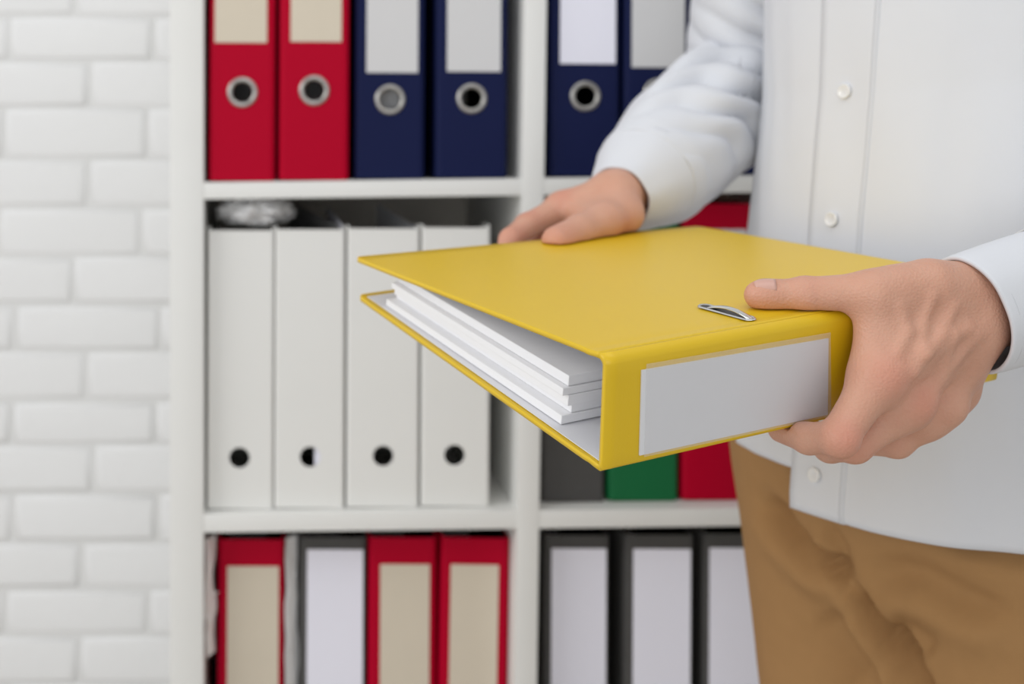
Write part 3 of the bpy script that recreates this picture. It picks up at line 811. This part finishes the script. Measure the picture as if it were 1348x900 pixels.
# shirt body: closed rings from hem to collar
zs_ = [-.32, -.27, -.15, -.05, .05, .16, .24, .29, .325, .345, .36]
aa_ = [.170, .168, .164, .162, .164, .176, .184, .170, .120, .075, .062]
bb_ = [.124, .122, .120, .120, .122, .122, .115, .100, .080, .066, .060]
def shirt_pt(th, z, off=0.):
    """th=0 is the front centre, growing towards his left"""
    a = np.interp(z, zs_, aa_); b = np.interp(z, zs_, bb_)
    zc = min(z, .30)
    b0 = np.interp(zc, zs_, bb_)
    c = pl(zc)-fx*b0; c = np.array([c[0], c[1], z+H])
    if z > .28: c = c+fx*.0
    w = 0.
    # hanging folds: soft, long, stronger towards the hem and the sides
    low = np.clip((.10-z)/.35, 0, 1)
    w += .0045*low*math.sin(th*5+1.1+z*4)*np.clip(abs(th)/.5, 0, 1)
    w += .0050*fbm((math.cos(th)*2.2, math.sin(th)*2.2, z*3.2), 5.1)
    w += .0022*fbm((math.cos(th)*5, math.sin(th)*5, z*9+th*2), 9.7)
    r_ = 1.0
    d = fx*math.cos(th)*(b+w+off)-rx*math.sin(th)*(a+w+off)
    return c+d
def hem_z(th):
    t = (th+math.pi) % (2*math.pi)-math.pi
    if t >= -.10: base = -.281; 
    else: base = -.250
    side = np.clip((abs(t)-(2.45 if t > 0 else .95))/.5, 0, 1)
    back = np.clip((abs(t)-2.75)/.3, 0, 1)
    return base+.055*side*(1-back)-.012*back
NT, NZ = 260, 120
v = []
ths = [-math.pi+2*math.pi*i/NT for i in range(NT)]
for j in range(NZ):
    t = j/(NZ-1)
    for th in ths:
        hz_ = hem_z(th); z = hz_+(.36-hz_)*t
        v.append(shirt_pt(th, z))
shirt = pobj('shirt', v, grid_faces(NT, NZ, True), M['shirt']); solid(shirt, .0011, -1)
# placket strip, its stitching and the buttons
def strip(name, th0, th1, z0, z1, off, t, m, parent, nz=90, nt=8):
    v = []
    for j in range(nz):
        z = z0+(z1-z0)*j/(nz-1)
        for i in range(nt):
            e = min(i, nt-1-i)
            v.append(shirt_pt(th0+(th1-th0)*i/(nt-1), z, off))
    o = pobj(name, v, grid_faces(nt, nz), m, parent)
    solid(o, t, -1); return o
TH0, TH1 = -.150, .165
strip('placket', TH0, TH1, -.2815, .30, .0005, .0008, M['shirt'], shirt)
strip('placket_stitching', TH1-.026, TH1-.019, -.2815, .30, .00065, .0003, M['seam'], shirt, nt=2)
def button(th, z):
    c = shirt_pt(th, z, .0022); e = 1e-3
    du = unit(shirt_pt(th+.05, z)-shirt_pt(th-.05, z)); dv = unit(shirt_pt(th, z+.01)-shirt_pt(th, z-.01)); n = unit(np.cross(dv, du)); 
    if n@fx < 0: n = -n
    prof = [(.0001, -.0012), (.0052, -.0012), (.0058, -.0004), (.0058, .0006), (.0050, .0010), (.0040, .0005), (.0001, .0003)]
    v = []; N = 28
    for i in range(N):
        a = 2*math.pi*i/N
        for r_, h_ in prof: v.append(c+du*r_*math.cos(a)+dv*r_*math.sin(a)+n*h_)
    k = len(prof); f = []
    for i in range(N):
        for j in range(k-1): f.append((i*k+j, ((i+1) % N)*k+j, ((i+1) % N)*k+j+1, i*k+j+1))
    for sx_2 in (-1, 1):
        for sy_2 in (-1, 1):
            b0 = len(v); cc = c+du*(.0012*sx_2)+dv*(.0012*sy_2)+n*.00055
            for i in range(8):
                a = 2*math.pi*i/8; v.append(cc+du*.0005*math.cos(a)+dv*.0005*math.sin(a))
            f.append(tuple(range(b0, b0+8)))
    o = pobj('button', v, f, M['button'], shirt, False); smooth_by_angle(o, 40)
    o.data.materials.append(M['seam'])
    for p in list(o.data.polygons)[-4:]: p.material_index = 1
    return o
for z in (-.250, -.151, -.052, .047, .146, .245): button(.0, z)

# sleeves: tubes along a bent path with pulled, scalloped folds
def catmull(pts, n):
    pts = [np.array(p, float) for p in pts]; P = [2*pts[0]-pts[1]]+pts+[2*pts[-1]-pts[-2]]; out = []
    for i in range(1, len(P)-2):
        for t in np.linspace(0, 1, n, endpoint=False):
            a, b, c, d = P[i-1], P[i], P[i+1], P[i+2]
            out.append(.5*((2*b)+(-a+c)*t+(2*a-5*b+4*c-d)*t*t+(-a+3*b-3*c+d)*t**3))
    out.append(pts[-1]); return np.array(out)
def tube(name, pts, s_r, r_r, disp, m, parent, n=24, nt=96, up0=(0, 0, 1), slant=None, flat=1.0, thick=.001):
    path = catmull(pts, n); seg = np.linalg.norm(np.diff(path, axis=0), axis=1); s = np.concatenate([[0], np.cumsum(seg)]); S_ = s/s[-1]
    tan = np.gradient(path, axis=0); tan /= np.linalg.norm(tan, axis=1)[:, None]
    u = np.array(up0, float); v = []
    for i in range(len(path)):
        u = unit(u-tan[i]*(u@tan[i])); w = np.cross(tan[i], u)
        r0 = np.interp(S_[i], s_r, r_r)
        for k in range(nt):
            a = 2*math.pi*k/nt; r_ = r0+disp(s[i], S_[i], a)
            p = path[i]+u*math.cos(a)*r_+w*math.sin(a)*r_*flat
            if slant: p = p+tan[i]*slant(S_[i], a)
            v.append(p)
    o = pobj(name, v, [f for f in grid_faces(nt, len(path), True)], m, parent); solid(o, thick, 0); return o
def fold(x): return abs(math.sin(x))**.8-.2        # puffy ridges between sharp valleys
def disp_r(s, S_, a):
    p = (math.cos(a)*1.4, math.sin(a)*1.4, s*7); aa = ((a+math.pi) % (2*math.pi))-math.pi
    def around(c, w):
        d = ((aa-c+math.pi) % (2*math.pi))-math.pi; return math.exp(-(d/w)**2)
    # scalloped ridges slanting round the forearm
    fo = math.exp(-((S_-.76)/.14)**2)*around(-1.35, 1.0)
    w = .021*fo*(fold(math.pi/.040*(s-.036*aa)+1.5*fbm(p, 6.))-.45)
    # tight creases in the crook of the elbow
    g = math.exp(-((S_-.46)/.085)**2)*around(-1.9, 1.5)
    w += .015*g*(fold(math.pi/.026*(s+.016*aa)+1.6*fbm(p, 2.))-.45)
    # slack cloth hanging under the forearm
    w += .010*math.exp(-((S_-.70)/.2)**2)*around(2.4, 1.1)*(fold(math.pi/.06*(s+.05*aa)+2*fbm(p, 4.))-.4)
    w += .0065*fbm((p[0]*1.2, p[1]*1.2, s*13), 3.3)*(1-.75*max(0, (S_-.88)/.12))
    return w
Rw = RWR
Rdir = unit(Rw-REL); Rc1 = REL+(Rw-REL)*.80; Rc2 = REL+(Rw-REL)*1.01
tube('sleeve', [RSH+np.array([.03, -.05, .03]), RSH+np.array([0, 0, -.03]), lerp(RSH, REL, .6), REL+np.array([.004, .006, .006]), lerp(REL, Rw, .30), lerp(REL, Rw, .62)+np.array([0, 0, -.008]), Rc1+np.array([0, 0, -.008])],
     [0, .12, .30, .50, .62, .85, .97, 1], [.075, .062, .053, .056, .056, .055, .050, .046], disp_r, M['shirt'], shirt, 40, 180, (-1, 0, 0))
def disp_c(s, S_, a): return .0012*fbm((math.cos(a)*2, math.sin(a)*2, s*18), 1.)
cuff = tube('cuff', [Rc1-Rdir*.006+np.array([0, 0, -.008]), lerp(Rc1, Rc2, .5)+np.array([.002, 0, -.006]), Rc2+np.array([.0035, 0, -.0025])], [0, .06, .14, .6, 1], [.0465, .0460, .0445, .0360, .0272], disp_c, M['shirt'], shirt, 16, 96, (-1, 0, 0), None, 1.0, .0022)
def disp_l(s, S_, a):
    p = (math.cos(a)*1.4, math.sin(a)*1.4, s*7)
    g = math.exp(-((S_-.55)/.18)**2)
    w = .009*g*(fold(s*50+1.5*math.cos(a)+2*fbm(p, 4.))-.45)+.0045*fbm((p[0], p[1], s*10), 8.)*(1-.7*max(0, (S_-.85)/.15))
    return w
Lw = W1
Ldir = unit(Lw-LEL); Lc2 = P3(1276, 414, .785); Lc1 = Lc2-Ldir*.066
sl = lambda S_, a: 0.
tube('sleeve', [LSH+np.array([-.02, .05, .03]), LSH+np.array([0, 0, -.03]), lerp(LSH, LEL, .6), LEL+np.array([.010, .002, .0]), lerp(LEL, Lc1, .35), lerp(LEL, Lc1, .72), Lc1],
     [0, .12, .35, .52, .70, .88, 1], [.075, .064, .057, .058, .052, .046, .0405], disp_l, M['shirt'], shirt, 22, 100, (-1, 0, 0))
slant = lambda S_, a: S_*.0045*math.cos(a)
tube('cuff', [Lc1-Ldir*.008, lerp(Lc1, Lc2, .5), Lc2], [0, .05, .10, .90, 1], [.0400, .0408, .0392, .0368, .0362], disp_c, M['shirt'], shirt, 18, 110, (0, 0, 1), slant, .82, .0024)
tube('cuff_seam', [Lc1+Ldir*.0596, Lc1+Ldir*.0598, Lc1+Ldir*.0600], [0, 1], [.0372, .0372], lambda s, S_, a: 0, M['seam'], shirt, 2, 110, (0, 0, 1), lambda S_, a: .0041*math.cos(a), .82, .0008)

# trousers
S = SDF((.24, .80, .02), (.80, 1.34, H-.12), .0042)
S.add(S.ell(hipc+np.array([.0, 0, -.02]), (.106, .142, .20), (fx, rx, np.array([0, 0, 1.]))), .02)
for s in (-1, 1):
    S.add(S.cone(hj(s)+fx*.012, kn(s)+np.array([.026, 0, 0]), .078, .066), .03); S.add(S.cone(kn(s)+np.array([.026, 0, 0]), an(s), .066, .052), .03)
cs = ctr_t(-.25, .122); qf = (S.X-cs[0])*fx[0]+(S.Y-cs[1])*fx[1]; qr = (S.X-cs[0])*rx[0]+(S.Y-cs[1])*rx[1]
S.d = np.maximum(S.d, (np.sqrt((qf/.110)**2+(qr/.155)**2)-1)*.11-np.maximum(0, (H-.285)-S.Z)*1.2-np.maximum(0, qr)*.7)
S.d = np.maximum(S.d, S.Z-(H-.175)); S.d = np.maximum(S.d, .055-S.Z)
VT, FT = S.mesh(); VT = relax(VT, FT, 3, .5); del S
nT = np.zeros_like(VT)
fn = np.cross(VT[FT[:, 2]]-VT[FT[:, 0]], VT[FT[:, 3]]-VT[FT[:, 1]])
for k in range(4):
    for c in range(3): nT[:, c] += np.bincount(FT[:, k], weights=fn[:, c], minlength=len(VT))
nT /= np.linalg.norm(nT, axis=1)[:, None]+1e-12
def crease(V, nrm, pts, depth, width, lift=.0):
    """groove (depth) with a soft raised lip beside it, along a line on the front of the cloth"""
    q = np.stack([CX+F*V[:, 0]/V[:, 1], CY-F*(V[:, 2]-H)/V[:, 1]], 1); best = np.full(len(V), 1e9); sgn = np.zeros(len(V)); tb = np.zeros(len(V))
    n = len(pts)-1
    for i, (a, b) in enumerate(zip(pts, pts[1:])):
        a, b = np.array(a, float), np.array(b, float); ab = b-a; t = np.clip(((q-a)@ab)/(ab@ab), 0, 1)
        dv = q-(a+t[:, None]*ab); d = np.linalg.norm(dv, axis=1); m = d < best
        best[m] = d[m]; sgn[m] = np.sign(ab[0]*dv[m, 1]-ab[1]*dv[m, 0]); tb[m] = (i+t[m])/n
    face = np.clip(-(nrm[:, 1]*.93+nrm[:, 0]*.37)*2.5, 0, 1)
    fade = np.clip(np.minimum(tb, 1-tb)/.18, 0, 1)
    fade = .15+.85*fade
    sc_ = best*sgn
    d_ = -depth*np.exp(-(best/width)**2)+lift*np.exp(-((sc_-width*1.9)/(width*1.3))**2)
    return V+nrm*(d_*face*fade*(best < width*5))[:, None]
VT = crease(VT, nT, [(1008, 655), (1035, 700), (1072, 738), (1112, 768)], .027, 13, .006)
VT = crease(VT, nT, [(1114, 770), (1150, 822), (1185, 868), (1206, 900), (1230, 960)], .030, 10, .016)
VT = crease(VT, nT, [(1150, 748), (1210, 758), (1270, 790), (1340, 815)], .010, 20, .008)
VT = crease(VT, nT, [(1168, 830), (1195, 838), (1225, 862)], .010, 18, .0)
VT = crease(VT, nT, [(1085, 690), (1105, 725), (1116, 768)], .008, 9, .005)
VT = crease(VT, nT, [(1090, 800), (1120, 850), (1160, 910)], .007, 30, .0)
disp = np.array([.0035*mnoise.noise(Vector((p[0]*9, p[1]*9, p[2]*6)))+.0018*mnoise.noise(Vector((p[0]*22, p[1]*22, p[2]*14))) for p in VT])
VT = VT+nT*disp[:, None]
pobj('trousers', VT, FT, M['chino'])
for s in (-1, 1):
    a_ = an(s); S = SDF(tuple(a_+np.array([-.26, -.18, -.10])), tuple(a_+np.array([.14, .16, .10])), .006)
    S.add(S.cone(np.array([a_[0], a_[1], .055])-fx*.03, np.array([a_[0], a_[1], .038])+fx*.17, .044, .036), .02)
    S.d = np.maximum(S.d, .006-S.Z)
    vs_, fs_ = S.mesh(); so2 = pobj('shoe', relax(vs_, fs_, 2, .5), fs_, M['shoe']); del S
    S = SDF(tuple(a_+np.array([-.26, -.18, -.10])), tuple(a_+np.array([.14, .16, .10])), .006)
    d = S.cone(np.array([a_[0], a_[1], .012])-fx*.03, np.array([a_[0], a_[1], .012])+fx*.17, .047, .039)
    S.d = np.maximum(np.maximum(d, S.Z-.014), .0005-S.Z); vs_, fs_ = S.mesh()
    pobj('sole', vs_, fs_, M['inner'], so2)
print('bricks', nb, 'tris', sum(len(o.data.polygons) for o in sc.objects if o.type == 'MESH'))
